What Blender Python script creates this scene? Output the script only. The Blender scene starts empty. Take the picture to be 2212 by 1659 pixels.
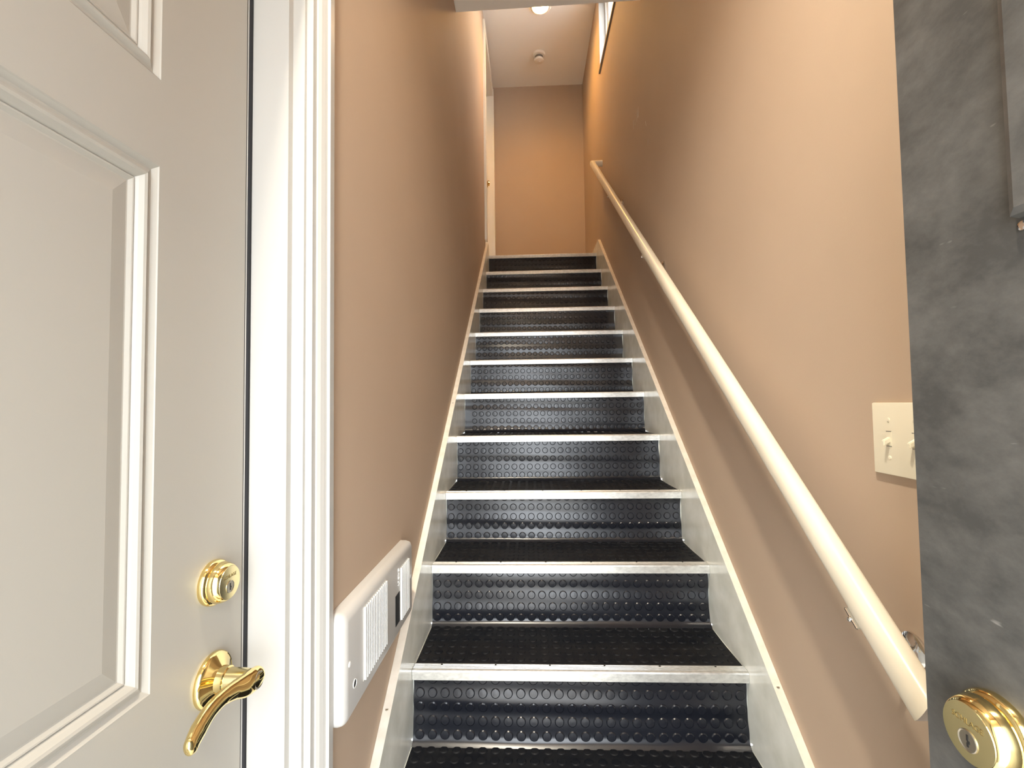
import bpy, bmesh, math, random
from mathutils import Vector, Matrix
random.seed(7)
S = bpy.context.scene
COL = S.collection
H = 1.27                                   # camera height above the entry floor

# ------------------------------------------------------------------ camera
YAW, PITCH, ROLL, FPX = 0.0390, 0.0412, -0.0133, 1008.0
f = Vector((-math.sin(YAW) * math.cos(PITCH), math.cos(YAW) * math.cos(PITCH), math.sin(PITCH)))
r0 = Vector((math.cos(YAW), math.sin(YAW), 0)); u0 = r0.cross(f)
rr = math.cos(ROLL) * r0 + math.sin(ROLL) * u0
uu = -math.sin(ROLL) * r0 + math.cos(ROLL) * u0
cam_d = bpy.data.cameras.new('camera'); cam = bpy.data.objects.new('camera', cam_d); COL.objects.link(cam)
cam_d.sensor_width = 36; cam_d.lens = 36 * FPX / 2212; cam_d.clip_start = 0.01; cam_d.clip_end = 200
cam.matrix_world = Matrix(((rr.x, uu.x, -f.x, 0), (rr.y, uu.y, -f.y, 0), (rr.z, uu.z, -f.z, H), (0, 0, 0, 1)))
S.camera = cam

# ------------------------------------------------------------------ sky, daylight portals, exposure
W = bpy.data.worlds.new('sky'); S.world = W; W.use_nodes = True
bg = W.node_tree.nodes['Background']
bg.inputs[0].default_value = (0.90, 0.95, 1.0, 1); bg.inputs[1].default_value = 8.0
S.view_settings.view_transform = 'Standard'; S.view_settings.look = 'None'
S.view_settings.gamma = 1; S.view_settings.use_curve_mapping = False
S.view_settings.exposure = 0.74

def portal(name, loc, rot, sx, sy):
    l = bpy.data.lights.new(name, 'AREA'); l.shape = 'RECTANGLE'; l.size = sx; l.size_y = sy
    l.cycles.is_portal = True
    o = bpy.data.objects.new(name, l); COL.objects.link(o); o.location = loc; o.rotation_euler = rot

ENTRY_LAMP = 130.0       # watts of the recessed entry lamp
STAIR_LAMP = 34.0       # watts of the round light over the top stair
WARM = (1.0, 0.47, 0.09)

# ------------------------------------------------------------------ materials
def mat(name, col, rough=0.5, metal=0.0, spec=0.5, noise=None, bump=None, emit=None):
    """noise=(scale, colour2, amount, stretch)  bump=(scale, strength, distance)"""
    m = bpy.data.materials.new(name); m.use_nodes = True
    nt = m.node_tree; b = nt.nodes['Principled BSDF']
    b.inputs['Base Color'].default_value = (*col, 1)
    b.inputs['Roughness'].default_value = rough; b.inputs['Metallic'].default_value = metal
    b.inputs['Specular IOR Level'].default_value = spec
    tc = nt.nodes.new('ShaderNodeTexCoord')
    if noise:
        sc, c2, amt, st = noise
        mp = nt.nodes.new('ShaderNodeMapping'); mp.inputs['Scale'].default_value = st
        nt.links.new(tc.outputs['Object'], mp.inputs['Vector'])
        n = nt.nodes.new('ShaderNodeTexNoise'); n.inputs['Scale'].default_value = sc; n.inputs['Detail'].default_value = 5
        nt.links.new(mp.outputs[0], n.inputs['Vector'])
        rp = nt.nodes.new('ShaderNodeValToRGB')
        rp.color_ramp.elements[0].position = 0.5 - 0.5 * (1 - amt) * 0.5; rp.color_ramp.elements[1].position = 0.75
        rp.color_ramp.elements[0].color = (*col, 1); rp.color_ramp.elements[1].color = (*c2, 1)
        nt.links.new(n.outputs['Fac'], rp.inputs[0]); nt.links.new(rp.outputs[0], b.inputs['Base Color'])
    if bump:
        sc, stg, dist = bump
        n = nt.nodes.new('ShaderNodeTexNoise'); n.inputs['Scale'].default_value = sc; n.inputs['Detail'].default_value = 3
        nt.links.new(tc.outputs['Object'], n.inputs['Vector'])
        bp = nt.nodes.new('ShaderNodeBump'); bp.inputs['Strength'].default_value = stg; bp.inputs['Distance'].default_value = dist
        nt.links.new(n.outputs['Fac'], bp.inputs['Height']); nt.links.new(bp.outputs[0], b.inputs['Normal'])
    if emit:
        b.inputs['Emission Color'].default_value = (*emit[0], 1); b.inputs['Emission Strength'].default_value = emit[1]
    return m

def srgb(r, g, b):
    return tuple(((c / 255 + 0.055) / 1.055) ** 2.4 if c > 10 else c / 255 / 12.92 for c in (r, g, b))

M = {}
M['wall'] = mat('taupe_wall_paint', srgb(187, 167, 147), 0.70, spec=0.10, noise=(3.0, srgb(191, 171, 151), 0.5, (1, 1, 1)), bump=(260, 0.10, 0.001))
M['ceil'] = mat('white_ceiling_paint', srgb(242, 240, 234), 0.8, spec=0.2, bump=(200, 0.1, 0.001))
M['trim'] = mat('white_trim_paint', srgb(182, 180, 175), 0.32)
M['landing_trim_lit'] = mat('lightened_landing_trim', srgb(240, 236, 224), 0.32)  # same trim paint, its colour lightened to stand in for landing light
M['door_white'] = mat('off_white_door_paint', srgb(168, 164, 155), 0.38, bump=(140, 0.06, 0.001))
M['skirt'] = mat('grey_white_gloss_paint', srgb(240, 241, 233), 0.22, noise=(14, srgb(216, 218, 207), 0.2, (1, 1, 1)))
M['skirt_top'] = mat('cream_edge_paint', srgb(232, 224, 210), 0.35, noise=(30, srgb(214, 205, 190), 0.2, (1, 1, 1)))
M['rubber'] = mat('black_stud_rubber', (0.007, 0.008, 0.012), 0.26, spec=0.50)
M['rubber_tread'] = mat('worn_tread_rubber', (0.004, 0.005, 0.008), 0.48, spec=0.14, noise=(9, (0.014, 0.014, 0.015), 0.2, (1, 2, 1)), bump=(60, 0.25, 0.002))
M['alu'] = mat('galvanised_nosing_metal', (0.72, 0.72, 0.69), 0.33, metal=0.75, noise=(150, (0.50, 0.50, 0.48), 0.3, (0.5, 1, 1)))
M['brass'] = mat('polished_brass', (0.88, 0.71, 0.33), 0.07, metal=1.0)
M['brass_face'] = mat('brushed_brass', (0.85, 0.73, 0.40), 0.17, metal=1.0)
M['steel'] = mat('nickel_key_cylinder', (0.46, 0.43, 0.36), 0.32, metal=1.0)
M['chrome'] = mat('chrome', (0.80, 0.80, 0.80), 0.08, metal=1.0)
M['dark'] = mat('dark_recess', (0.012, 0.011, 0.010), 0.6)
M['seal'] = mat('black_weatherstrip', (0.022, 0.022, 0.024), 0.65, spec=0.2)
M['door_dark'] = mat('charcoal_door_paint', (0.052, 0.051, 0.048), 0.40, spec=0.45, bump=(150, 0.08, 0.001))
M['rail'] = mat('cream_rail_paint', srgb(234, 226, 207), 0.30, noise=(7, srgb(225, 217, 196), 0.2, (3, 1, 1)))
M['rail_end'] = mat('cut_rail_end', srgb(226, 218, 212), 0.5)
M['heater'] = mat('white_enamel', srgb(188, 186, 182), 0.40, bump=(400, 0.05, 0.0006))
M['slat'] = mat('white_slat_enamel', srgb(222, 223, 221), 0.30)
M['ivory'] = mat('ivory_plastic', srgb(243, 236, 214), 0.30)
M['plastic'] = mat('white_plastic', srgb(236, 232, 222), 0.45)
M['vinyl'] = mat('white_vinyl', srgb(244, 244, 240), 0.35)
M['sill'] = mat('shade_grey_sill', srgb(120, 118, 112), 0.5)  # grey puts the shade on the window sill's front edge into the colour
M['concrete'] = mat('concrete', srgb(196, 192, 184), 0.85, noise=(4, srgb(180, 176, 170), 0.4, (1, 1, 1)))
M['floor'] = mat('entry_floor_vinyl', srgb(222, 216, 206), 0.5, noise=(6, srgb(208, 202, 192), 0.4, (1, 1, 1)))
M['lamp'] = mat('lit_lens', (1, 0.9, 0.7), 0.5, emit=((1.0, 0.62, 0.22), 60))
M['lamp_entry'] = mat('lit_entry_lens', (1, 0.9, 0.7), 0.5, emit=(WARM, 25))
M['ink'] = mat('engraved_ink', (0.20, 0.15, 0.06), 0.5, metal=0.6)
M['scuff'] = mat('pale_scuff', srgb(196, 186, 172), 0.6)
g = bpy.data.materials.new('window_glass'); g.use_nodes = True
b_ = g.node_tree.nodes['Principled BSDF']; b_.inputs['Transmission Weight'].default_value = 1; b_.inputs['Roughness'].default_value = 0
b_.inputs['IOR'].default_value = 1.01; b_.inputs['Base Color'].default_value = (1, 1, 1, 1)
M['glass'] = g

# scuffed charcoal door: thin pale scratches of their own shape
def scuffs(m, base, pale, scale=7.0, cut=0.66):
    nt = m.node_tree; b = nt.nodes['Principled BSDF']
    tc = nt.nodes.new('ShaderNodeTexCoord'); mp = nt.nodes.new('ShaderNodeMapping')
    mp.inputs['Scale'].default_value = (1, 1, 1.6); mp.inputs['Rotation'].default_value = (0.6, 0, 0)
    nt.links.new(tc.outputs['Object'], mp.inputs['Vector'])
    a = nt.nodes.new('ShaderNodeTexNoise'); a.inputs['Scale'].default_value = scale; a.inputs['Detail'].default_value = 10; a.inputs['Roughness'].default_value = 0.72
    nt.links.new(mp.outputs[0], a.inputs['Vector'])
    rp = nt.nodes.new('ShaderNodeValToRGB'); rp.color_ramp.elements[0].position = 0.40; rp.color_ramp.elements[1].position = cut + 0.24
    rp.color_ramp.elements[0].color = (*base, 1); rp.color_ramp.elements[1].color = (*pale, 1)
    nt.links.new(a.outputs['Fac'], rp.inputs[0])
    mp2 = nt.nodes.new('ShaderNodeMapping'); mp2.inputs['Scale'].default_value = (1, 26, 120); mp2.inputs['Rotation'].default_value = (0.45, 0, 0)
    nt.links.new(tc.outputs['Object'], mp2.inputs['Vector'])
    c = nt.nodes.new('ShaderNodeTexNoise'); c.inputs['Scale'].default_value = 1.0; c.inputs['Detail'].default_value = 2
    nt.links.new(mp2.outputs[0], c.inputs['Vector'])
    rc = nt.nodes.new('ShaderNodeValToRGB'); rc.color_ramp.elements[0].position = 0.74; rc.color_ramp.elements[1].position = 0.83
    nt.links.new(c.outputs['Fac'], rc.inputs[0])
    mx = nt.nodes.new('ShaderNodeMix'); mx.data_type = 'RGBA'; mx.inputs[7].default_value = (0.30, 0.29, 0.27, 1)
    nt.links.new(rc.outputs[0], mx.inputs[0]); nt.links.new(rp.outputs[0], mx.inputs[6]); nt.links.new(mx.outputs[2], b.inputs['Base Color'])
scuffs(M['door_dark'], (0.056, 0.056, 0.054), (0.16, 0.155, 0.145), scale=11.0)

# ------------------------------------------------------------------ helpers
def empty(name, loc):
    o = bpy.data.objects.new(name, None); COL.objects.link(o); o.location = loc; o.empty_display_size = 0.05
    return o
def tag(o, label=None, cat=None, group=None, kind=None):
    if label: o['label'] = label
    if cat: o['category'] = cat
    if group: o['group'] = group
    if kind: o['kind'] = kind
    return o
def wloc(o):
    v = Vector((0, 0, 0))
    while o: v += o.location; o = o.parent
    return v
def obj(name, bm, m, parent=None, smooth=False, loc=None, label=None):
    """bm is in world coordinates; the object's origin goes to loc (default the bottom centre of its bounds)."""
    bmesh.ops.recalc_face_normals(bm, faces=bm.faces)
    if loc is None:
        xs = [v.co for v in bm.verts]
        loc = Vector(((min(v.x for v in xs) + max(v.x for v in xs)) / 2, (min(v.y for v in xs) + max(v.y for v in xs)) / 2, min(v.z for v in xs)))
    loc = Vector(loc)
    bmesh.ops.translate(bm, verts=bm.verts, vec=-loc)
    me = bpy.data.meshes.new(name); bm.to_mesh(me); bm.free()
    for mm in (m if isinstance(m, (list, tuple)) else [m]): me.materials.append(mm)
    if smooth:
        me.polygons.foreach_set('use_smooth', [True] * len(me.polygons))
        try: me.set_sharp_from_angle(angle=math.radians(38))
        except Exception: pass
    o = bpy.data.objects.new(name, me); COL.objects.link(o)
    if parent:
        o.parent = parent; o.location = loc - wloc(parent)
    else: o.location = loc
    if label: o['label'] = label
    return o
def Z(p):                                   # camera-relative height -> scene height
    return (p[0], p[1], p[2] + H)
def box(bm, x0, x1, y0, y1, z0, z1):
    vs = [bm.verts.new((x, y, z)) for x in (x0, x1) for y in (y0, y1) for z in (z0, z1)]
    for q in ((0, 1, 3, 2), (4, 6, 7, 5), (0, 4, 5, 1), (2, 3, 7, 6), (0, 2, 6, 4), (1, 5, 7, 3)):
        bm.faces.new([vs[i] for i in q])
    return vs
def nb(): return bmesh.new()
def boxes(*bs, bevel=0):
    bm = nb()
    for b in bs: box(bm, *b)
    if bevel: bmesh.ops.bevel(bm, geom=bm.edges[:], offset=bevel, segments=2, affect='EDGES', profile=0.6)
    return bm
def prism_x(poly, x0, x1):                  # poly of (y,z)
    bm = nb(); n = len(poly)
    a = [bm.verts.new((x0, y, z)) for y, z in poly]; c = [bm.verts.new((x1, y, z)) for y, z in poly]
    bm.faces.new(a); bm.faces.new(c[::-1])
    for i in range(n): bm.faces.new((a[i], c[i], c[(i + 1) % n], a[(i + 1) % n]))
    return bm
def prism_z(poly, z0, z1):                  # poly of (x,y)
    bm = nb(); n = len(poly)
    a = [bm.verts.new((x, y, z0)) for x, y in poly]; c = [bm.verts.new((x, y, z1)) for x, y in poly]
    bm.faces.new(a); bm.faces.new(c[::-1])
    for i in range(n): bm.faces.new((a[i], c[i], c[(i + 1) % n], a[(i + 1) % n]))
    return bm
AX = {'+x': Matrix(((0, 0, 1), (1, 0, 0), (0, 1, 0))), '-x': Matrix(((0, 0, -1), (-1, 0, 0), (0, 1, 0))),
      '-z': Matrix(((1, 0, 0), (0, -1, 0), (0, 0, -1))), '+z': Matrix.Identity(3),
      '-y': Matrix(((1, 0, 0), (0, 0, -1), (0, 1, 0)))}
# columns of AX[...]: local x, local y, local z (axis); '+x': local x -> +y, local y -> +z
def lathe(prof, axis, c, n=48, bm=None, sy=1.0):
    bm = bm or nb(); A = AX[axis]; c = Vector(c); rings = []
    for r, h in prof:
        if r < 1e-6: rings.append([bm.verts.new(c + A @ Vector((0, 0, h)))])
        else: rings.append([bm.verts.new(c + A @ Vector((r * math.cos(2 * math.pi * k / n), sy * r * math.sin(2 * math.pi * k / n), h))) for k in range(n)])
    for a, b in zip(rings, rings[1:]):
        for k in range(n):
            k2 = (k + 1) % n
            if len(a) == 1 and len(b) > 1: bm.faces.new((a[0], b[k], b[k2]))
            elif len(b) == 1 and len(a) > 1: bm.faces.new((a[k], a[k2], b[0]))
            elif len(a) > 1: bm.faces.new((a[k], a[k2], b[k2], b[k]))
    return bm
def sweep(pts, radii, n=20, up=Vector((0, 0, 1)), bm=None, cap=True):
    """radii: (side, up) half sizes per point; Catmull-Rom densified"""
    bm = bm or nb(); P = [Vector(p) for p in pts]; R = [(r, r) if not isinstance(r, tuple) else r for r in radii]
    dP, dR = [], []
    for i in range(len(P) - 1):
        p0, p1, p2, p3 = P[max(i - 1, 0)], P[i], P[i + 1], P[min(i + 2, len(P) - 1)]
        for s in range(6):
            t = s / 6
            dP.append(0.5 * ((2 * p1) + (p2 - p0) * t + (2 * p0 - 5 * p1 + 4 * p2 - p3) * t * t + (3 * p1 - p0 - 3 * p2 + p3) * t ** 3))
            dR.append(tuple(R[i][k] * (1 - t) + R[i + 1][k] * t for k in (0, 1)))
    dP.append(P[-1]); dR.append(R[-1]); rings = []
    for i, p in enumerate(dP):
        t = (dP[min(i + 1, len(dP) - 1)] - dP[max(i - 1, 0)]).normalized()
        s = t.cross(up).normalized(); u = s.cross(t).normalized()
        rings.append([bm.verts.new(p + s * dR[i][0] * math.cos(2 * math.pi * k / n) + u * dR[i][1] * math.sin(2 * math.pi * k / n)) for k in range(n)])
    for a, b in zip(rings, rings[1:]):
        for k in range(n): bm.faces.new((a[k], a[(k + 1) % n], b[(k + 1) % n], b[k]))
    if cap:
        bm.faces.new(rings[0][::-1]); bm.faces.new(rings[-1])
    return bm
def text_mesh(name, body, size, depth, xaxis, yaxis, zaxis, at, m, parent):
    cu = bpy.data.curves.new(name, 'FONT'); cu.body = body; cu.size = size; cu.extrude = depth
    cu.align_x = 'CENTER'; cu.align_y = 'CENTER'
    t = bpy.data.objects.new(name + '_source', cu); COL.objects.link(t)
    bpy.context.view_layer.update()
    me = bpy.data.meshes.new_from_object(t.evaluated_get(bpy.context.evaluated_depsgraph_get()))
    bpy.data.objects.remove(t); bpy.data.curves.remove(cu)
    me.transform(Matrix((xaxis, yaxis, zaxis)).transposed().to_4x4())
    me.materials.clear(); me.materials.append(m)
    o = bpy.data.objects.new(name, me); COL.objects.link(o); o.parent = parent; o.location = Vector(at) - wloc(parent)
    return o

# ------------------------------------------------------------------ key dimensions (camera-relative: x right, y depth)
XL, XR = -0.324, 0.552            # stair opening
WL, WR = -0.344, 0.572            # wall faces
NOSE = {-2: (0.756, -1.080), -1: (1.004, -0.890), 0: (1.252, -0.701), 1: (1.502, -0.513), 2: (1.757, -0.332), 3: (2.028, -0.141), 4: (2.281, 0.049),
        5: (2.521, 0.237), 6: (2.761, 0.426), 7: (3.004, 0.618), 8: (3.250, 0.810), 9: (3.517, 1.008), 10: (3.758, 1.210)}
YB = 4.62                         # back wall
ZC = 3.215                        # upper ceiling
YS, ZS = 2.25, 1.968              # edge of the lower ceiling
YF = -0.36                        # inner face of the front wall
FT = 0.14                         # wall thickness

# ------------------------------------------------------------------ shell
tag(obj('floor', boxes((-0.60, 0.72, YF - FT, 1.0, -0.10, 0.0)), M['floor']), 'pale vinyl floor of the narrow entry at the stair foot', kind='structure')
tag(obj('ground', boxes((-6, 6, -12, YF - FT, -0.22, -0.12)), M['concrete']), 'pale concrete paving outside the front door', kind='structure')
# left wall: opening for the white entry door and for the landing door
D1Y0, D1Y1, D1TOP = -0.215, 0.700, 2.04          # entry door on the left
D3Y0, D3Y1, D3TOP = 3.72, 4.50, 3.05 + H         # landing door
wl = nb()
for b in ((WL - FT, WL, YF - FT, D1Y0 - 0.020, 0, ZC + H), (WL - FT, WL, D1Y0 - 0.020, 0.7625, D1TOP + 0.02, ZC + H), (WL - FT, WL, 0.7625, D3Y0 - 0.02, 0, ZC + H),
          (WL - FT, WL, D3Y0 - 0.02, D3Y1 + 0.02, D3TOP + 0.02, ZC + H), (WL - FT, WL, D3Y1 + 0.02, YB + FT, 0, ZC + H),
          (WL - FT, WL, D3Y0 - 0.02, D3Y1 + 0.02, 0, 1.21 + H)): box(wl, *b)
tag(obj('wall_left', wl, M['wall']), 'brown taupe painted wall on the left of the stairs', kind='structure')
# right wall with the high window opening
WY0, WY1, WZ0, WZ1 = 2.85, 3.50, 2.535 + H, 3.10 + H
wr = nb()
for b in ((WR, WR + FT, YF - FT, WY0, 0, ZC + H), (WR, WR + FT, WY1, YB + FT, 0, ZC + H), (WR, WR + FT, WY0, WY1, 0, WZ0), (WR, WR + FT, WY0, WY1, WZ1, ZC + H)): box(wr, *b)
WRO = tag(obj('wall_right', wr, M['wall']), 'taupe painted wall on the right behind the handrail', kind='structure')
for yv, zv, ln, tl in ((2.46, 1.480, 0.050, 0.004), (2.42, 1.470, 0.035, 0.006), (2.385, 1.478, 0.060, -0.010), (2.36, 1.472, 0.040, -0.008), (2.345, 1.476, 0.055, 0.003), (2.20, 1.330, 0.030, 0.012), (2.18, 1.22, 0.024, -0.010)):
    bm = nb(); vs = box(bm, WR - 0.0012, WR + 0.001, yv - 0.0012, yv + 0.0012, zv + H - ln / 2, zv + H + ln / 2)
    for v in vs:
        if v.co.z > zv + H: v.co.y += tl
    obj('scuff', bm, M['scuff'], WRO)
tag(obj('wall_back', boxes((WL, WR, YB, YB + FT, 0.9 + H, ZC + H)), M['wall']), 'brown wall closing the landing at the top of the stairs', kind='structure')
tag(obj('ceiling', boxes((WL - FT, WR + FT, YS - 0.2, YB + FT, ZC + H, ZC + H + 0.12)), M['ceil']), 'warm lit white ceiling over the landing', kind='structure')
# lower ceiling: its far edge sits a hair higher on the right
cl = nb()
for y0, y1 in ((YF - FT, YS),):
    vs = box(cl, WL, WR, y0, y1, ZS + H, ZC + H)
    for v in vs:
        if v.co.z < ZC + H - 0.5: v.co.z += 0.018 * (v.co.x - WL) / (WR - WL) - 0.005
tag(obj('ceiling_entry', cl, M['ceil']), 'grey white lower ceiling edge above the stair foot', kind='structure')
# front wall behind the viewer, with the open doorway
FX0, FX1, FTOP = -0.335, 0.400, 2.07
fw = nb()
for b in ((WL, FX0, YF - FT, YF, 0, ZS + H), (FX1, WR, YF - FT, YF, 0, ZS + H), (FX0, FX1, YF - FT, YF, FTOP, ZS + H)): box(fw, *b)
tag(obj('wall_front', fw, M['wall']), 'taupe wall around the open front doorway behind the viewer', kind='structure')
portal('doorway_portal', ((FX0 + FX1) / 2, YF - FT, FTOP / 2), (math.radians(90), 0, 0), FX1 - FX0, FTOP)
portal('window_portal', (WR + FT, (WY0 + WY1) / 2, (WZ0 + WZ1) / 2), (0, math.radians(90), 0), WZ1 - WZ0, WY1 - WY0)

# ------------------------------------------------------------------ left entry door frame (jamb + moulded casing)
prof = [(-0.4385, 0.712), (-0.379, 0.712), (-0.379, 0.7257), (-0.3596, 0.7257), (-0.3596, 0.7327), (-0.3489, 0.7327), (-0.3489, 0.7455), (-0.3461, 0.7455),
        (-0.3425, 0.750), (-0.3395, 0.757), (-0.338, 0.763), (-0.3328, 0.763), (-0.3328, 0.7785), (-0.3442, 0.7785), (-0.3442, 0.7622), (-0.484, 0.7622), (-0.484, 0.703), (-0.4405, 0.703)]
t1 = empty('trim_1', (WL, 0.75, 0)); tag(t1, 'white moulded door casing and jamb beside the pale left door', kind='structure')
obj('jamb', prism_z([(x, y) for x, y in prof], 0, D1TOP + 0.07), M['trim'], t1)
obj('hinge_jamb', prism_z([(-0.484, D1Y0 - 0.020), (-0.36, D1Y0 - 0.020), (-0.36, D1Y0 - 0.005), (-0.4385, D1Y0 - 0.005), (-0.4385, D1Y0 + 0.006), (-0.484, D1Y0 + 0.006)], 0, D1TOP + 0.02), M['trim'], t1)
obj('hinge_casing', boxes((WL, WL + 0.011, D1Y0 - 0.070, D1Y0 - 0.012, 0, D1TOP + 0.07)), M['trim'], t1)
obj('head_casing', boxes((WL, WL + 0.011, D1Y0 - 0.070, 0.7785, D1TOP + 0.0705, D1TOP + 0.13)), M['trim'], t1)
obj('head_jamb', boxes((-0.484, WL - 0.001, D1Y0 + 0.007, 0.702, D1TOP + 0.002, D1TOP + 0.019)), M['trim'], t1)
# black seal between slab and jamb
obj('weatherstrip', prism_z([(-0.4415, 0.7005), (-0.4405, 0.7045), (-0.4375, 0.7075), (-0.4372, 0.7115), (-0.4395, 0.7118), (-0.450, 0.7118), (-0.450, 0.7005)], 0.01, D1TOP), M['seal'], t1)

# ------------------------------------------------------------------ panel doors
def panel_ring(bm, cx, sgn, y0, y1, z0, z1, prof):
    """mitred moulding ring plus raised field; prof: list of (inset, height)"""
    rings = []
    for ins, h in prof:
        rings.append([bm.verts.new((cx + sgn * h, y, z)) for y, z in ((y0 + ins, z0 + ins), (y1 - ins, z0 + ins), (y1 - ins, z1 - ins), (y0 + ins, z1 - ins))])
    for a, b in zip(rings, rings[1:]):
        for k in range(4): bm.faces.new((a[k], a[(k + 1) % 4], b[(k + 1) % 4], b[k]))
    bm.faces.new(rings[-1])
RING = [(0.000, 0.0002), (0.0012, -0.0012), (0.006, -0.0052), (0.0085, -0.0050), (0.012, -0.0030), (0.0150, -0.0010), (0.018, -0.0022), (0.0215, -0.0062), (0.0240, -0.0098), (0.0255, -0.0082), (0.0270, -0.0086), (0.0305, -0.0116), (0.0320, -0.0118), (0.0520, -0.0088)]
def door_slab(bm, x_face, sgn, y0, y1, z0, z1, thick, panels):
    """face with rectangular holes where the panels go"""
    ys = sorted({y0, y1, *[p[0] for p in panels], *[p[1] for p in panels]}); zs = sorted({z0, z1, *[p[2] for p in panels], *[p[3] for p in panels]})
    V = {}
    def v(y, z):
        if (y, z) not in V: V[(y, z)] = bm.verts.new((x_face, y, z))
        return V[(y, z)]
    for a, b in zip(ys, ys[1:]):
        for c, d in zip(zs, zs[1:]):
            if any(p[0] <= a and b <= p[1] and p[2] <= c and d <= p[3] for p in panels): continue
            bm.faces.new((v(a, c), v(b, c), v(b, d), v(a, d)))
    xb = x_face - sgn * thick
    w = [bm.verts.new((xb, y, z)) for y, z in ((y0, z0), (y1, z0), (y1, z1), (y0, z1))]
    bm.faces.new(w)
    def edge(pts, a, b):
        for p, q in zip(pts, pts[1:]): pass
    # rim
    rim = [(y, z0) for y in ys] + [(y1, z) for z in zs[1:]] + [(y, z1) for y in ys[::-1][1:]] + [(y0, z) for z in zs[::-1][1:-1]]
    back = [bm.verts.new((xb, y, z)) for y, z in rim]
    n = len(rim)
    for k in range(n): bm.faces.new((v(*rim[k]), v(*rim[(k + 1) % n]), back[(k + 1) % n], back[k]))
d1 = empty('door_1', (-0.462, 0.2425, 0.01)); tag(d1, 'off-white panelled door with brass deadbolt and lever on the left', kind='structure')
XD = -0.440
P1 = [(0.295, 0.531), (-0.046, 0.190)]
pz = [(0.395 + H, 0.655 + H), (-0.327 + H, 0.289 + H), (-1.07 + H, -0.447 + H)]
panels = [(a, b, c, d) for a, b in P1 for c, d in pz]
bm = nb(); door_slab(bm, XD, 1, D1Y0, D1Y1, 0.012, D1TOP - 0.003, 0.043, panels)
obj('slab', bm, M['door_white'], d1)
for (a, b, c, d) in panels:
    bm = nb(); panel_ring(bm, XD, 1, a, b, c, d, RING)
    obj('panel', bm, M['door_white'], d1)

def deadbolt(parent, c, axis, label):
    """c on the door face; base rosette, bevelled body, engraved face, key cylinder"""
    A = AX[axis]; c = Vector(c)
    body = lathe([(0.0, 0.0), (0.0298, 0.0), (0.0306, 0.003), (0.0302, 0.0065), (0.0280, 0.0090), (0.0266, 0.0094), (0.0268, 0.0106), (0.0274, 0.0122), (0.0268, 0.0160), (0.0252, 0.0205), (0.0232, 0.0238), (0.0222, 0.0246)], axis, c, 64)
    o = obj('deadbolt', body, M['brass'], parent, smooth=True, label=label)
    obj('face_plate', lathe([(0.0222, 0.0241), (0.0218, 0.0252), (0.0, 0.0252)], axis, c, 64), M['brass_face'], o)
    kc = c + A @ Vector((0, -0.0055, 0))
    obj('key_cylinder', lathe([(0.0082, 0.0247), (0.0082, 0.0258), (0.0077, 0.0262), (0.0070, 0.0256), (0.0, 0.0256)], axis, kc, 40), M['steel'], o, smooth=True)
    bm = nb()
    for (a, b, w, h) in ((0.0000, 0.0022, 0.0014, 0.0046), (0.0009, -0.0008, 0.0022, 0.0020), (0.0002, -0.0032, 0.0016, 0.0030)):
        q = [kc + A @ Vector((a + sx * w / 2, b + sy * h / 2, hh)) for sx in (-1, 1) for sy in (-1, 1) for hh in (0.0252, 0.0260)]
        vs = [bm.verts.new(x) for x in q]
        for fq in ((0, 1, 3, 2), (4, 6, 7, 5), (0, 4, 5, 1), (2, 3, 7, 6), (0, 2, 6, 4), (1, 5, 7, 3)): bm.faces.new([vs[i] for i in fq])
    obj('keyway', bm, M['dark'], o)
    text_mesh('lettering', 'SCHLAGE', 0.0062, 0.0002, A.col[0], A.col[1], A.col[2], c + A @ Vector((0, 0.0085, 0.0253)), M['ink'], o)
    return o
deadbolt(d1, (XD, 0.634, -0.240 + H), '+x', 'polished brass deadbolt with keyhole')

# lever set
LY, LZ = 0.634, -0.370 + H
lv = obj('lever_handle', lathe([(0.0, 0.0), (0.0350, 0.0), (0.0360, 0.003), (0.0352, 0.0062), (0.0335, 0.0078), (0.0326, 0.0074), (0.0308, 0.0084), (0.0220, 0.0125), (0.0178, 0.0150), (0.0172, 0.0200), (0.0172, 0.0240), (0.0160, 0.0252), (0.0150, 0.0252)], '+x', (XD, LY, LZ), 64), M['brass'], d1, smooth=True, label='polished brass curved lever on round rosette')
obj('hub', lathe([(0.0155, 0.0235), (0.0152, 0.0300), (0.0142, 0.0500), (0.0140, 0.0540)], '+x', (XD, LY, LZ), 48), M['brass_face'], lv, smooth=True)
x0 = XD + 0.053
obj('grip', sweep([(x0 + 0.005, LY + 0.0165, LZ + 0.001), (x0 + 0.006, LY + 0.010, LZ + 0.001), (x0 + 0.005, LY, LZ), (x0 + 0.003, LY - 0.014, LZ + 0.001), (x0 - 0.001, LY - 0.030, LZ + 0.004), (x0 - 0.004, LY - 0.050, LZ + 0.006), (x0 - 0.005, LY - 0.072, LZ + 0.003), (x0 - 0.004, LY - 0.092, LZ - 0.005), (x0 - 0.001, LY - 0.108, LZ - 0.012), (x0, LY - 0.113, LZ - 0.014)],
                  [(0.005, 0.007), (0.010, 0.0130), (0.0115, 0.0160), (0.0110, 0.0155), (0.0090, 0.0120), (0.0080, 0.0100), (0.0080, 0.0104), (0.0085, 0.0120), (0.0070, 0.0110), (0.003, 0.005)], 28), M['brass'], lv, smooth=True)
obj('key_cylinder', lathe([(0.0110, 0.0630), (0.0110, 0.0672), (0.0100, 0.0680), (0.0080, 0.0672), (0.0, 0.0672)], '+x', (XD, LY, LZ), 40), M['steel'], lv, smooth=True)
obj('keyway', boxes((XD + 0.0668, XD + 0.0676, LY - 0.0009, LY + 0.0009, LZ - 0.005, LZ + 0.005)), M['dark'], lv)

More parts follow.
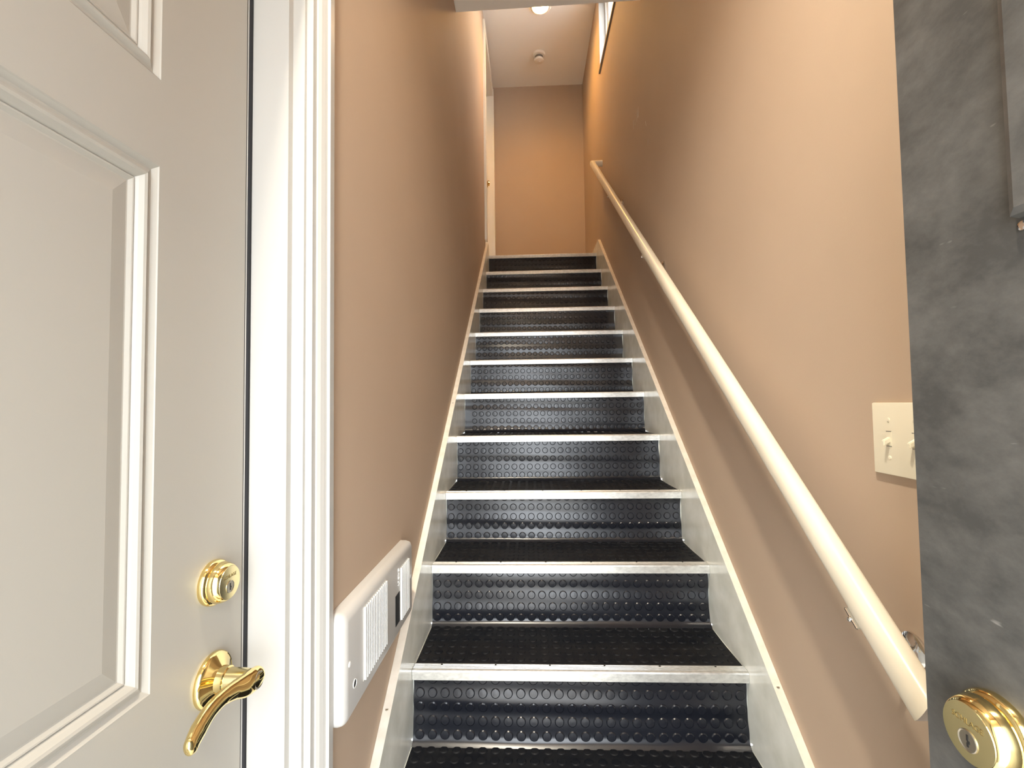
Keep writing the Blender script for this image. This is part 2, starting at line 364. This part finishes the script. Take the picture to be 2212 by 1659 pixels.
# ------------------------------------------------------------------ charcoal front door, swung open against the right wall
XQ, DY1 = 0.362, 0.4575
d2 = empty('door_2', (XQ + 0.022, DY1 - 0.40, 0.012)); tag(d2, 'scuffed charcoal front door swung open on the right', kind='structure')
LITE = (DY1 - 0.68, 0.353, 0.131 + H, 0.80 + H - 0.12)
bm = nb(); door_slab(bm, XQ, -1, DY1 - 0.80, DY1, 0.012, 2.04, 0.044, [(LITE[0] + 0.03, LITE[1] - 0.03, LITE[2] + 0.03, LITE[3] - 0.03)])
obj('slab', bm, M['door_dark'], d2)
bm = nb(); rings = []
for ins, h in ((0, 0.0), (0.001, 0.008), (0.006, 0.010), (0.022, 0.010), (0.032, 0.004), (0.035, -0.012)):
    rings.append([bm.verts.new((XQ - h, y, z)) for y, z in ((LITE[0] + ins, LITE[2] + ins), (LITE[1] - ins, LITE[2] + ins), (LITE[1] - ins, LITE[3] - ins), (LITE[0] + ins, LITE[3] - ins))])
for a, b in zip(rings, rings[1:]):
    for k in range(4): bm.faces.new((a[k], a[(k + 1) % 4], b[(k + 1) % 4], b[k]))
obj('lite_frame', bm, M['door_dark'], d2)
obj('pane', boxes((XQ + 0.014, XQ + 0.018, LITE[0] + 0.031, LITE[1] - 0.031, LITE[2] + 0.031, LITE[3] - 0.031)), M['glass'], d2)
obj('frame_screw', lathe([(0.0035, 0), (0.0035, 0.001), (0.002, 0.0016), (0, 0.0016)], '-x', (XQ - 0.0002, 0.3505, 0.125 + H), 20), M['chrome'], d2)
deadbolt(d2, (XQ, 0.3885, -0.262 + H), '-x', 'polished brass deadbolt with keyhole')

# ------------------------------------------------------------------ staircase
st = empty('staircase', ((XL + XR) / 2, 1.0, 0)); tag(st, 'steep straight staircase with black studded rubber treads and metal nosings', 'staircase')
PX, PZ, SR = 0.0335, 0.0345, 0.0127
NCOL = 26
sx0 = (XL + XR) / 2 - PX * (NCOL - 1) / 2 - 0.0005
def stud_mesh(bm, n=18):
    rings = []
    for r, h in ((SR, -0.0008), (SR - 0.0003, 0.0010), (SR - 0.0026, 0.0029), (0.0, 0.0031)):
        rings.append([bm.verts.new((0, 0, h))] if r == 0 else [bm.verts.new((r * math.cos(2 * math.pi * k / n), r * math.sin(2 * math.pi * k / n), h)) for k in range(n)])
    for a, b in zip(rings, rings[1:]):
        for k in range(n):
            if len(b) == 1: bm.faces.new((a[k], a[(k + 1) % n], b[0]))
            else: bm.faces.new((a[k], a[(k + 1) % n], b[(k + 1) % n], b[k]))
bm = nb(); stud_mesh(bm); me_stud = bpy.data.meshes.new('stud'); bm.to_mesh(me_stud); bm.free()
me_stud.materials.append(M['rubber'])
me_stud_t = me_stud.copy(); me_stud_t.materials.clear(); me_stud_t.materials.append(M['rubber_tread'])
stuff_r, stuff_t = [], []
def place_stud(mesh, M4, parent, single, bucket):
    if single:
        o = bpy.data.objects.new('stud', mesh); COL.objects.link(o); o.parent = parent
        o.matrix_local = Matrix.Translation(-wloc(parent)) @ M4
    else: bucket.append(M4)
def frame(nrm, at):                           # local z -> nrm
    n = Vector(nrm).normalized(); x = Vector((1, 0, 0)); y = n.cross(x).normalized(); x = y.cross(n)
    m = Matrix((x, y, n)).transposed().to_4x4(); m.translation = at
    return m
for i in range(-2, 11):
    y, z = NOSE[i]; zb = NOSE[i - 1][1] if i > -2 else -H
    z += H; zb += H
    rnd = random.Random(100 + i)
    # painted timber riser and tread behind the rubber
    obj('riser', boxes((XL, XR, y + 0.018, y + 0.034, zb, z - 0.006)), M['skirt'], st)
    ynext = NOSE[i + 1][0] if i < 10 else YB - 0.02
    obj('tread', boxes((XL, XR, y + 0.006, ynext + 0.018 if i < 10 else YB, z - 0.026, z - 0.0045)), M['skirt'] if i < 10 else M['floor'], st)
    # metal nosing strip
    pr = [(0.0, -0.026), (0.0, -0.005), (0.0015, -0.0015), (0.0045, 0.0)]
    yy = 0.008
    for k in range(4): pr += [(yy, 0.0), (yy + 0.001, -0.0016), (yy + 0.0025, -0.0016), (yy + 0.0035, 0.0)]; yy += 0.006
    pr += [(0.0325, 0.0), (0.0335, -0.004), (0.006, -0.0045), (0.003, -0.010), (0.003, -0.026)]
    no = obj('nosing', prism_x([(y + a, z + b) for a, b in pr], XL + 0.0008, XR - 0.0008), M['alu'], st, smooth=False)
    if -1 <= i <= 2:
        for k in range(6):
            sxp = XL + 0.075 + k * (XR - XL - 0.15) / 5
            obj('screw', lathe([(0.0026, -0.0005), (0.0026, 0.0006), (0.0014, 0.0010), (0.0012, 0.0002), (0, 0.0002)], '+z', (sxp, y + 0.0275, z), 14), M['dark'], no)
    # wavy rubber sheet on the riser with a cove onto the tread below
    ph = [rnd.uniform(0, 6.28) for _ in range(6)]; am = rnd.uniform(1.1, 1.7)
    ztop, zbot = z - 0.020, zb - 0.001
    def wave(x, s, ph=ph, am=am):             # s 0 bottom .. 1 top
        return am * (0.00085 * math.sin(2 * math.pi * (1.9 * s + 0.20 * math.sin(2.1 * x + ph[0])) + ph[1]) + 0.0005 * math.sin(2 * math.pi * 3.3 * s + 3.0 * x + ph[2])
                     + 0.0010 * math.sin(5.5 * x + ph[3]) + 0.0004 * math.sin(17 * x + ph[4] + 4 * s))
    def ysheet(x, s):
        d = s * (ztop - zbot)
        cove = 0.016 * max(0.0, 1 - d / 0.020) ** 2.2
        return y + 0.0145 - 0.0100 * (1 - s) ** 1.3 - cove + wave(x, s) * min(1, d / 0.02)
    NX, NZ = 64, 30
    bm = nb(); gr = []
    for a in range(NZ + 1):
        s = a / NZ; row = []
        for k in range(NX + 1):
            x = XL + 0.0015 + (XR - XL - 0.004 - 0.0012 * math.sin(9 * s + ph[5])) * k / NX
            row.append(bm.verts.new((x, ysheet(x, s), zbot + s * (ztop - zbot))))
        gr.append(row)
    for a in range(NZ):
        for k in range(NX): bm.faces.new((gr[a][k], gr[a][k + 1], gr[a + 1][k + 1], gr[a + 1][k]))
    sh = obj('riser_mat', bm, M['rubber'], st, smooth=True)
    off = rnd.uniform(-0.004, 0.004); zo = rnd.uniform(-0.006, 0.006)
    for rI in range(5):
        zc_ = zb + 0.0235 + zo * 0.6 + rI * PZ
        s = (zc_ - zbot) / (ztop - zbot)
        if s > 1.0: continue
        for k in range(NCOL):
            x = sx0 + k * PX + off
            if x - SR < XL + 0.003 or x + SR > XR - 0.006: continue
            e = 0.01
            dyds = (ysheet(x, s + e) - ysheet(x, s - e)) / (2 * e * (ztop - zbot)); dydx = (ysheet(x + 0.004, s) - ysheet(x - 0.004, s)) / 0.008
            place_stud(me_stud, frame((dydx, -1, dyds), Vector((x, ysheet(x, s), zc_))), sh, i in (0, 1), stuff_r)
    # rubber on the tread
    if i < 10:
        y0, y1 = y + 0.0335, ynext + 0.012
        bm = nb(); gr = []
        for a in range(9):
            row = []
            for k in range(33):
                x = XL + 0.002 + (XR - XL - 0.004) * k / 32; t = a / 8
                row.append(bm.verts.new((x, y0 + (y1 - y0) * t, z - 0.0042 + 0.0012 * math.sin(4 * x + ph[1]) * math.sin(3.1 * t) + 0.0022 + 0.0006 * math.sin(13 * x + 7 * t))))
            gr.append(row)
        for a in range(8):
            for k in range(32): bm.faces.new((gr[a][k], gr[a][k + 1], gr[a + 1][k + 1], gr[a + 1][k]))
        th = obj('tread_mat', bm, M['rubber_tread'], st, smooth=True)
        if -1 <= i <= 4:
            for rI in range(6):
                yc = y1 - 0.030 - rI * PZ
                if yc - SR < y0: break
                for k in range(NCOL):
                    x = sx0 + k * PX + off
                    if x - SR < XL + 0.002 or x + SR > XR - 0.002: continue
                    wear = 0.0009 + 0.0006 * abs(2 * k / NCOL - 1)
                    place_stud(me_stud_t, frame((0, 0, 1), Vector((x, yc, z - 0.0022 + 0.0012 * math.sin(4 * x + ph[1]) * math.sin(3.1 * (yc - y0) / (y1 - y0)) - 0.0018 + wear))), th, i == -1 and rI == 0, stuff_t)
for bucket, m, nm in ((stuff_r, M['rubber'], 'riser_studs'), (stuff_t, M['rubber_tread'], 'tread_studs')):
    n = len(me_stud.vertices); base = [v.co.copy() for v in me_stud.vertices]; fb = [tuple(p.vertices) for p in me_stud.polygons]
    V, F = [], []
    root = wloc(st)
    for j, M4 in enumerate(bucket):
        V += [tuple(M4 @ c - root) for c in base]; F += [tuple(a + j * n for a in q) for q in fb]
    me = bpy.data.meshes.new(nm); me.from_pydata(V, [], F); me.materials.append(m)
    o = bpy.data.objects.new(nm, me); COL.objects.link(o); o.parent = st; o['kind'] = 'stuff'
# skirt boards (closed stringers) with a cream top edge
def skirt(name, x0, x1, line, ya, yb, ytop_end):
    z = lambda yv: line[1] + line[2] * (yv - line[0]) + H
    poly = [(ya, 0.0), (ya, z(ya)), (yb, z(yb))] + ytop_end + [(yb - 0.1, z(yb - 0.1) - 0.50), (ya + 0.30, 0.0)]
    o = obj(name, prism_x(poly, x0, x1), [M['skirt'], M['skirt_top']], st)
    for p in o.data.polygons:
        if p.normal.z > 0.5: p.material_index = 1
    return o
skirt('skirt_board', WL + 0.0005, XL, (0.985, -0.750, 0.744), 0.782, 3.752, [(3.80, 1.215 + H), (3.82, 1.205 + H), (3.82, 0.98 + H)])
skirt('skirt_board', XR, WR - 0.0005, (1.043, -0.731, 0.768), 0.600, 3.668, [(3.70, 1.284 + H), (3.7005, 1.205 + H), (3.82, 1.205 + H), (3.82, 0.98 + H)])
for x, yv in ((XL - 0.010, 1.07), (XR + 0.010, 1.13), (XL - 0.010, 2.0), (XR + 0.008, 2.35)):
    zl = (-0.750 + 0.744 * (yv - 0.985)) if x < 0 else (-0.731 + 0.768 * (yv - 1.043))
    obj('nail', lathe([(0.0035, -0.001), (0.0035, 0.0008), (0.0, 0.001)], '+z', (x, yv, zl + H), 12), M['steel'], st)
tag(obj('baseboard_right', boxes((XR, WR - 0.0005, 3.701, YB - 0.001, 1.206 + H, 1.284 + H)), M['skirt']), 'short white baseboard on the right of the landing', kind='structure')
tag(obj('baseboard_back', boxes((WL + 0.02, XR - 0.001, YB - 0.014, YB - 0.0005, 1.206 + H, 1.284 + H)), M['skirt']), 'white baseboard under the brown end wall of the landing', kind='structure')

# ------------------------------------------------------------------ landing door and casing
t2 = empty('trim_2', (WL, 4.1, 1.21 + H)); tag(t2, 'narrow white casing of the landing doorway at the stair top', kind='structure')
ZL = 1.206 + H
obj('casing', boxes((WL, WL + 0.018, 3.655, D3Y0, ZL + 0.10, D3TOP + 0.075), bevel=0.002), M['landing_trim_lit'], t2)
obj('casing', boxes((WL, WL + 0.022, D3Y1, D3Y1 + 0.065, ZL, D3TOP + 0.075), bevel=0.002), M['landing_trim_lit'], t2)
obj('casing', boxes((WL, WL + 0.018, D3Y0, D3Y1, D3TOP, D3TOP + 0.075), bevel=0.002), M['landing_trim_lit'], t2)
obj('jamb', boxes((WL - FT, WL, D3Y1, D3Y1 + 0.019, ZL, D3TOP)), M['landing_trim_lit'], t2)
obj('jamb', boxes((WL - FT, WL, D3Y0 - 0.019, D3Y0, ZL, D3TOP)), M['landing_trim_lit'], t2)
obj('jamb', boxes((WL - FT, WL, D3Y0 - 0.019, D3Y1 + 0.019, D3TOP, D3TOP + 0.019)), M['landing_trim_lit'], t2)
obj('stop', boxes((WL - 0.075, WL - 0.040, D3Y0 + 0.001, D3Y1 - 0.001, D3TOP - 0.012, D3TOP - 0.0005)), M['landing_trim_lit'], t2)
obj('stop', boxes((WL - 0.075, WL - 0.040, D3Y1 - 0.012, D3Y1 - 0.0005, ZL, D3TOP - 0.013)), M['landing_trim_lit'], t2)
d3 = empty('door_3', (WL - 0.098, 4.11, ZL)); tag(d3, 'white closed door in the left wall of the landing', kind='structure')
bm = nb(); pn = [(D3Y0 + 0.12, D3Y0 + 0.36, ZL + 0.2, ZL + 0.85), (D3Y1 - 0.36, D3Y1 - 0.12, ZL + 0.2, ZL + 0.85), (D3Y0 + 0.12, D3Y0 + 0.36, ZL + 1.0, ZL + 1.65), (D3Y1 - 0.36, D3Y1 - 0.12, ZL + 1.0, ZL + 1.65)]
door_slab(bm, WL - 0.078, 1, D3Y0 + 0.003, D3Y1 - 0.003, ZL + 0.008, D3TOP - 0.003, 0.040, pn)
obj('slab', bm, M['door_white'], d3)
for p in pn:
    bm = nb(); panel_ring(bm, WL - 0.078, 1, *p, RING); obj('panel', bm, M['door_white'], d3)
kn = obj('knob', lathe([(0.0, 0), (0.030, 0), (0.030, 0.004), (0.012, 0.008), (0.010, 0.028), (0.020, 0.034), (0.027, 0.046), (0.022, 0.058), (0.0, 0.061)], '+x', (WL - 0.078, D3Y1 - 0.065, ZL + 0.93), 32), M['brass'], d3, smooth=True, label='small brass knob')
obj('strike_plate', boxes((WL - 0.070, WL - 0.042, D3Y1 - 0.014, D3Y1 - 0.0125, ZL + 0.915, ZL + 0.975)), M['brass'], t2)

# ------------------------------------------------------------------ high window in the right wall
w1 = empty('window_1', (WR + 0.07, (WY0 + WY1) / 2, WZ0)); tag(w1, 'narrow high white window in the right wall near the ceiling', kind='structure')
def ring_box(name, x0, x1, y0, y1, z0, z1, t, m, bottom=True):
    bs = [(x0, x1, y0, y0 + t, z0, z1), (x0, x1, y1 - t, y1, z0, z1), (x0, x1, y0 + t, y1 - t, z1 - t, z1)]
    if bottom: bs.append((x0, x1, y0 + t, y1 - t, z0, z0 + t))
    return obj(name, boxes(*bs), m, w1)
ring_box('reveal_liner', WR - 0.002, WR + 0.045, WY0, WY1, WZ0, WZ1, 0.008, M['trim'])
ring_box('window_frame', WR + 0.045, WR + 0.125, WY0 + 0.001, WY1 - 0.001, WZ0, WZ1 - 0.001, 0.030, M['vinyl'])
ring_box('sash', WR + 0.062, WR + 0.105, WY0 + 0.031, WY1 - 0.031, WZ0 + 0.030, WZ1 - 0.032, 0.034, M['vinyl'])
obj('pane', boxes((WR + 0.082, WR + 0.086, WY0 + 0.060, WY1 - 0.060, WZ0 + 0.060, WZ1 - 0.062)), M['glass'], w1)
obj('sill', boxes((WR - 0.012, WR + 0.044, WY0 - 0.02, WY1 + 0.004, WZ0 - 0.022, WZ0 - 0.0005), bevel=0.002), M['sill'], w1)

# ------------------------------------------------------------------ handrail
hr = empty('handrail', (WR - 0.03, 2.0, 0.6 + H)); tag(hr, 'cream painted wooden handrail on chrome brackets up the right wall', 'handrail')
RX, RR_ = 0.499, 0.0222
rz = lambda yv: -0.280 + 0.7685 * (yv - 0.778) + H
Y0R, Y1R = 0.634, 3.50
# rail section: rounded with flat sides
sec = []
for k in range(24):
    a = 2 * math.pi * k / 24
    c_, s_ = math.cos(a), math.sin(a)
    sec.append((0.0190 * math.copysign(abs(c_) ** 0.75, c_), 0.0228 * math.copysign(abs(s_) ** 0.85, s_)))
def rail_bm():
    bm = nb(); sl = Vector((0, 1, 0.7685)).normalized(); up = Vector((0, -sl.z, sl.y)); side = Vector((1, 0, 0))
    rings = []
    for yv in (Y0R, Y1R):
        c = Vector((RX, yv, rz(yv)))
        ring = []
        for a, b in sec:
            p = c + side * a + up * b
            # mitre towards the wall: plane that turns the rail into the wall
            k = (RX + a - RX) * 0.9 * (1 if yv == Y0R else -1)
            p = p + sl * k * (1)
            ring.append(bm.verts.new(p))
        rings.append(ring)
    n = len(sec)
    for k in range(n): bm.faces.new((rings[0][k], rings[0][(k + 1) % n], rings[1][(k + 1) % n], rings[1][k]))
    bm.faces.new(rings[0][::-1]); bm.faces.new(rings[1])
    return bm
obj('rail', rail_bm(), M['rail'], hr, smooth=True)
sl = Vector((0, 1, 0.7685)).normalized(); upv = Vector((0, -sl.z, sl.y))
for yv, sg in ((Y0R, 1), (Y1R, -1)):
    bm = nb(); c = Vector((RX, yv, rz(yv))); rings = []
    a_ = [bm.verts.new(c + Vector((a, 0, 0)) + upv * b + sl * (a * 0.9 * sg)) for a, b in sec]
    c_ = [bm.verts.new(Vector((WR - 0.0006, 0, 0)) + Vector((0, c.y, c.z)) + upv * b + sl * (a * 0.9 * sg)) for a, b in sec]
    n = len(sec)
    for k in range(n): bm.faces.new((a_[k], a_[(k + 1) % n], c_[(k + 1) % n], c_[k]))
    bm.faces.new(c_)
    obj('wall_return', bm, M['rail_end'] if sg == 1 else M['rail'], hr, smooth=True)
def bracket(yb):
    zb = rz(yb) - 0.0275
    br = obj('bracket', sweep([(WR - 0.004, yb, zb - 0.045), (WR - 0.030, yb, zb - 0.042), (WR - 0.060, yb, zb - 0.030), (RX + 0.004, yb, zb - 0.012), (RX, yb, zb + 0.002)], [0.0075, 0.0065, 0.006, 0.006, 0.008], 16, up=Vector((0, 1, 0.01))), M['chrome'], hr, smooth=True)
    obj('wall_plate', lathe([(0.026, 0.0006), (0.026, 0.004), (0.020, 0.009), (0.010, 0.011), (0, 0.011)], '-x', (WR, yb, zb - 0.045), 32), M['chrome'], br, smooth=True)
    bm = nb()
    for k in (-1, 1):
        pass
    c = Vector((RX, yb, zb + 0.003))
    q = []
    for a in (-0.0185, 0.0185):
        for b in (-0.017, 0.017):
            for h in (-0.0035, 0.0005): q.append(bm.verts.new(c + Vector((a, 0, 0)) + sl * b + upv * h))
    for fq in ((0, 1, 3, 2), (4, 6, 7, 5), (0, 4, 5, 1), (2, 3, 7, 6), (0, 2, 6, 4), (1, 5, 7, 3)): bm.faces.new([q[i] for i in fq])
    bmesh.ops.bevel(bm, geom=bm.edges[:], offset=0.0012, segments=2, affect='EDGES')
    obj('saddle', bm, M['chrome'], br, smooth=True)
    for a in (-0.0175, 0.0175):
        bm = nb(); bmesh.ops.create_uvsphere(bm, u_segments=14, v_segments=8, radius=0.0042)
        bmesh.ops.translate(bm, verts=bm.verts, vec=c + Vector((a, 0, 0)) - upv * 0.004)
        obj('screw', bm, M['chrome'], br, smooth=True)
for yb in (0.742, 1.975, 2.78): bracket(yb)

# ------------------------------------------------------------------ wall heater
ht = empty('wall_heater', (WL, 1.0, -0.53 + H)); tag(ht, 'white louvred electric wall heater low on the left wall', 'heater')
HX = -0.314
bm = nb(); box(bm, WL + 0.0005, HX, 0.7815, 1.232, -0.540 + H, -0.352 + H)
eg = [e for e in bm.edges if not all(abs(v.co.x - (WL + 0.0005)) < 1e-6 for v in e.verts)]
bmesh.ops.bevel(bm, geom=eg, offset=0.0165, segments=6, affect='EDGES', profile=0.5)
obj('cover', bm, M['heater'], ht, smooth=True)
for (a, b, n, z0, z1) in ((0.866, 1.002, 14, -0.506, -0.373), (1.109, 1.182, 8, -0.508, -0.385)):
    obj('louvre_recess', boxes((HX - 0.002, HX + 0.0006, a, b, z0 + H, z1 + H)), M['heater'], ht)
    for k in range(n):
        c = a + (b - a) * (k + 0.5) / n; w = (b - a) / n * 0.24
        obj('slat', boxes((HX - 0.001, HX + 0.0045, c - w, c + w, z0 + H + 0.001, z1 + H - 0.001)), M['slat'], ht)
obj('rating_label', boxes((HX - 0.001, HX + 0.0008, 1.070, 1.104, -0.505 + H, -0.437 + H)), M['seal'], ht, label='dark rating label')
text_mesh('lettering', 'CADET', 0.0135, 0.0006, Vector((0, 0, -1)), Vector((0, 1, 0)), Vector((1, 0, 0)), (HX + 0.0005, 1.0945, -0.402 + H), M['slat'], ht)
obj('screw', lathe([(0.005, -0.001), (0.005, 0.001), (0.003, 0.002), (0, 0.002)], '+x', (HX - 0.0005, 0.801, -0.440 + H), 20), M['slat'], ht)
obj('screw', lathe([(0.005, -0.001), (0.005, 0.001), (0.003, 0.002), (0, 0.002)], '+x', (HX - 0.0005, 1.205, -0.440 + H), 20), M['slat'], ht)
hl = obj('thermostat_hole', lathe([(0.0078, -0.001), (0.0078, 0.001), (0.0066, 0.0012), (0.0063, 0.0004)], '+x', (HX, 0.824, -0.485 + H), 28), M['slat'], ht)
obj('hole_recess', lathe([(0.0066, 0.0004), (0, 0.0004)], '+x', (HX, 0.824, -0.485 + H), 28), M['dark'], hl)

# ------------------------------------------------------------------ light switch (two gang)
sw = empty('light_switch', (WR, 0.741, -0.121 + H)); tag(sw, 'ivory two-gang light switch plate half hidden by the charcoal door', 'light switch')
obj('plate', boxes((WR - 0.006, WR - 0.0004, 0.683, 0.799, -0.121 + H, -0.007 + H), bevel=0.0022), M['ivory'], sw, smooth=True)
for yc in (0.764, 0.7135):
    tg = obj('toggle_slot', boxes((WR - 0.0066, WR - 0.0055, yc - 0.0052, yc + 0.0052, -0.0762 + H, -0.0518 + H)), M['ivory'], sw)
    obj('slot_gap', boxes((WR - 0.0068, WR - 0.0060, yc - 0.0052, yc + 0.0052, -0.0528 + H, -0.0518 + H), (WR - 0.0068, WR - 0.0060, yc - 0.0052, yc + 0.0052, -0.0762 + H, -0.0752 + H)), M['sill'], tg)
    bm = nb(); box(bm, WR - 0.0165, WR - 0.004, yc - 0.0032, yc + 0.0032, -0.0682 + H, -0.0598 + H)
    for v in bm.verts:
        if v.co.x < WR - 0.013: v.co.z -= 0.0070; v.co.y = yc + (v.co.y - yc) * 0.85
    bmesh.ops.bevel(bm, geom=bm.edges[:], offset=0.0009, segments=2, affect='EDGES')
    obj('toggle', bm, M['ivory'], tg, smooth=True)
    for zc in (-0.034, -0.094):
        obj('screw', lathe([(0.0034, 0.0055), (0.0034, 0.0064), (0.0022, 0.0070), (0, 0.0070)], '-x', (WR, yc, zc + H), 18), M['ivory'], sw)

# ------------------------------------------------------------------ ceiling fixtures
cl1 = empty('ceiling_light', (0.127, 3.655, ZC + H - 0.02)); tag(cl1, 'glowing round ceiling light above the top stair', 'ceiling light')
obj('trim_ring', lathe([(0.066, 0.018), (0.078, 0.012), (0.088, 0.004), (0.090, 0.0003)], '-z', (0.127, 3.655, ZC + H), 48), M['plastic'], cl1, smooth=True)
obj('lens', lathe([(0.0655, 0.011), (0.040, 0.0125), (0, 0.013)], '-z', (0.127, 3.655, ZC + H), 48), M['lamp'], cl1, smooth=True)
sb = bpy.data.lights.new('stair_lamp_beam', 'SPOT'); sb.energy = STAIR_LAMP; sb.color = WARM; sb.spot_size = math.radians(150); sb.spot_blend = 0.85; sb.shadow_soft_size = 0.055
sbo = bpy.data.objects.new('stair_lamp_beam', sb); COL.objects.link(sbo); sbo.location = (0.127, 3.655, ZC + H - 0.024)
EY = 0.10; EX = -0.18
cl2 = empty('ceiling_light', (EX, EY, ZS + H - 0.015)); tag(cl2, 'recessed warm ceiling light over the entry floor, behind the frame', 'ceiling light')
obj('trim_ring', lathe([(0.060, 0.004), (0.075, 0.008), (0.088, 0.004), (0.090, 0.002)], '-z', (EX, EY, ZS + H + 0.004), 48), M['plastic'], cl2, smooth=True)
obj('lens', lathe([(0.061, 0.003), (0, 0.004)], '-z', (EX, EY, ZS + H + 0.003), 48), M['lamp_entry'], cl2, smooth=True)
sp = bpy.data.lights.new('entry_lamp_beam', 'SPOT'); sp.energy = ENTRY_LAMP; sp.color = (1.0, 0.91, 0.75); sp.spot_size = math.radians(138); sp.spot_blend = 0.7; sp.shadow_soft_size = 0.05
so = bpy.data.objects.new('entry_lamp_beam', sp); COL.objects.link(so); so.location = (EX, EY, ZS + H - 0.03)
sd = empty('smoke_detector', (0.125, 4.19, ZC + H - 0.05)); tag(sd, 'small round white smoke detector on the landing ceiling', 'smoke detector')
obj('base', lathe([(0.061, 0.0003), (0.061, 0.010), (0.056, 0.020), (0.045, 0.022), (0, 0.022)], '-z', (0.125, 4.19, ZC + H), 48), M['plastic'], sd, smooth=True)
obj('vent_neck', lathe([(0.037, 0.021), (0.037, 0.050)], '-z', (0.125, 4.19, ZC + H), 40), M['sill'], sd, smooth=True)
cp = obj('cap', lathe([(0.0, 0.046), (0.042, 0.046), (0.045, 0.050), (0.043, 0.062), (0.036, 0.067), (0, 0.068)], '-z', (0.125, 4.19, ZC + H), 40), M['plastic'], sd, smooth=True)
obj('test_button', lathe([(0.010, 0.0675), (0.009, 0.070), (0, 0.0705)], '-z', (0.125, 4.19, ZC + H), 24), M['plastic'], cp, smooth=True)
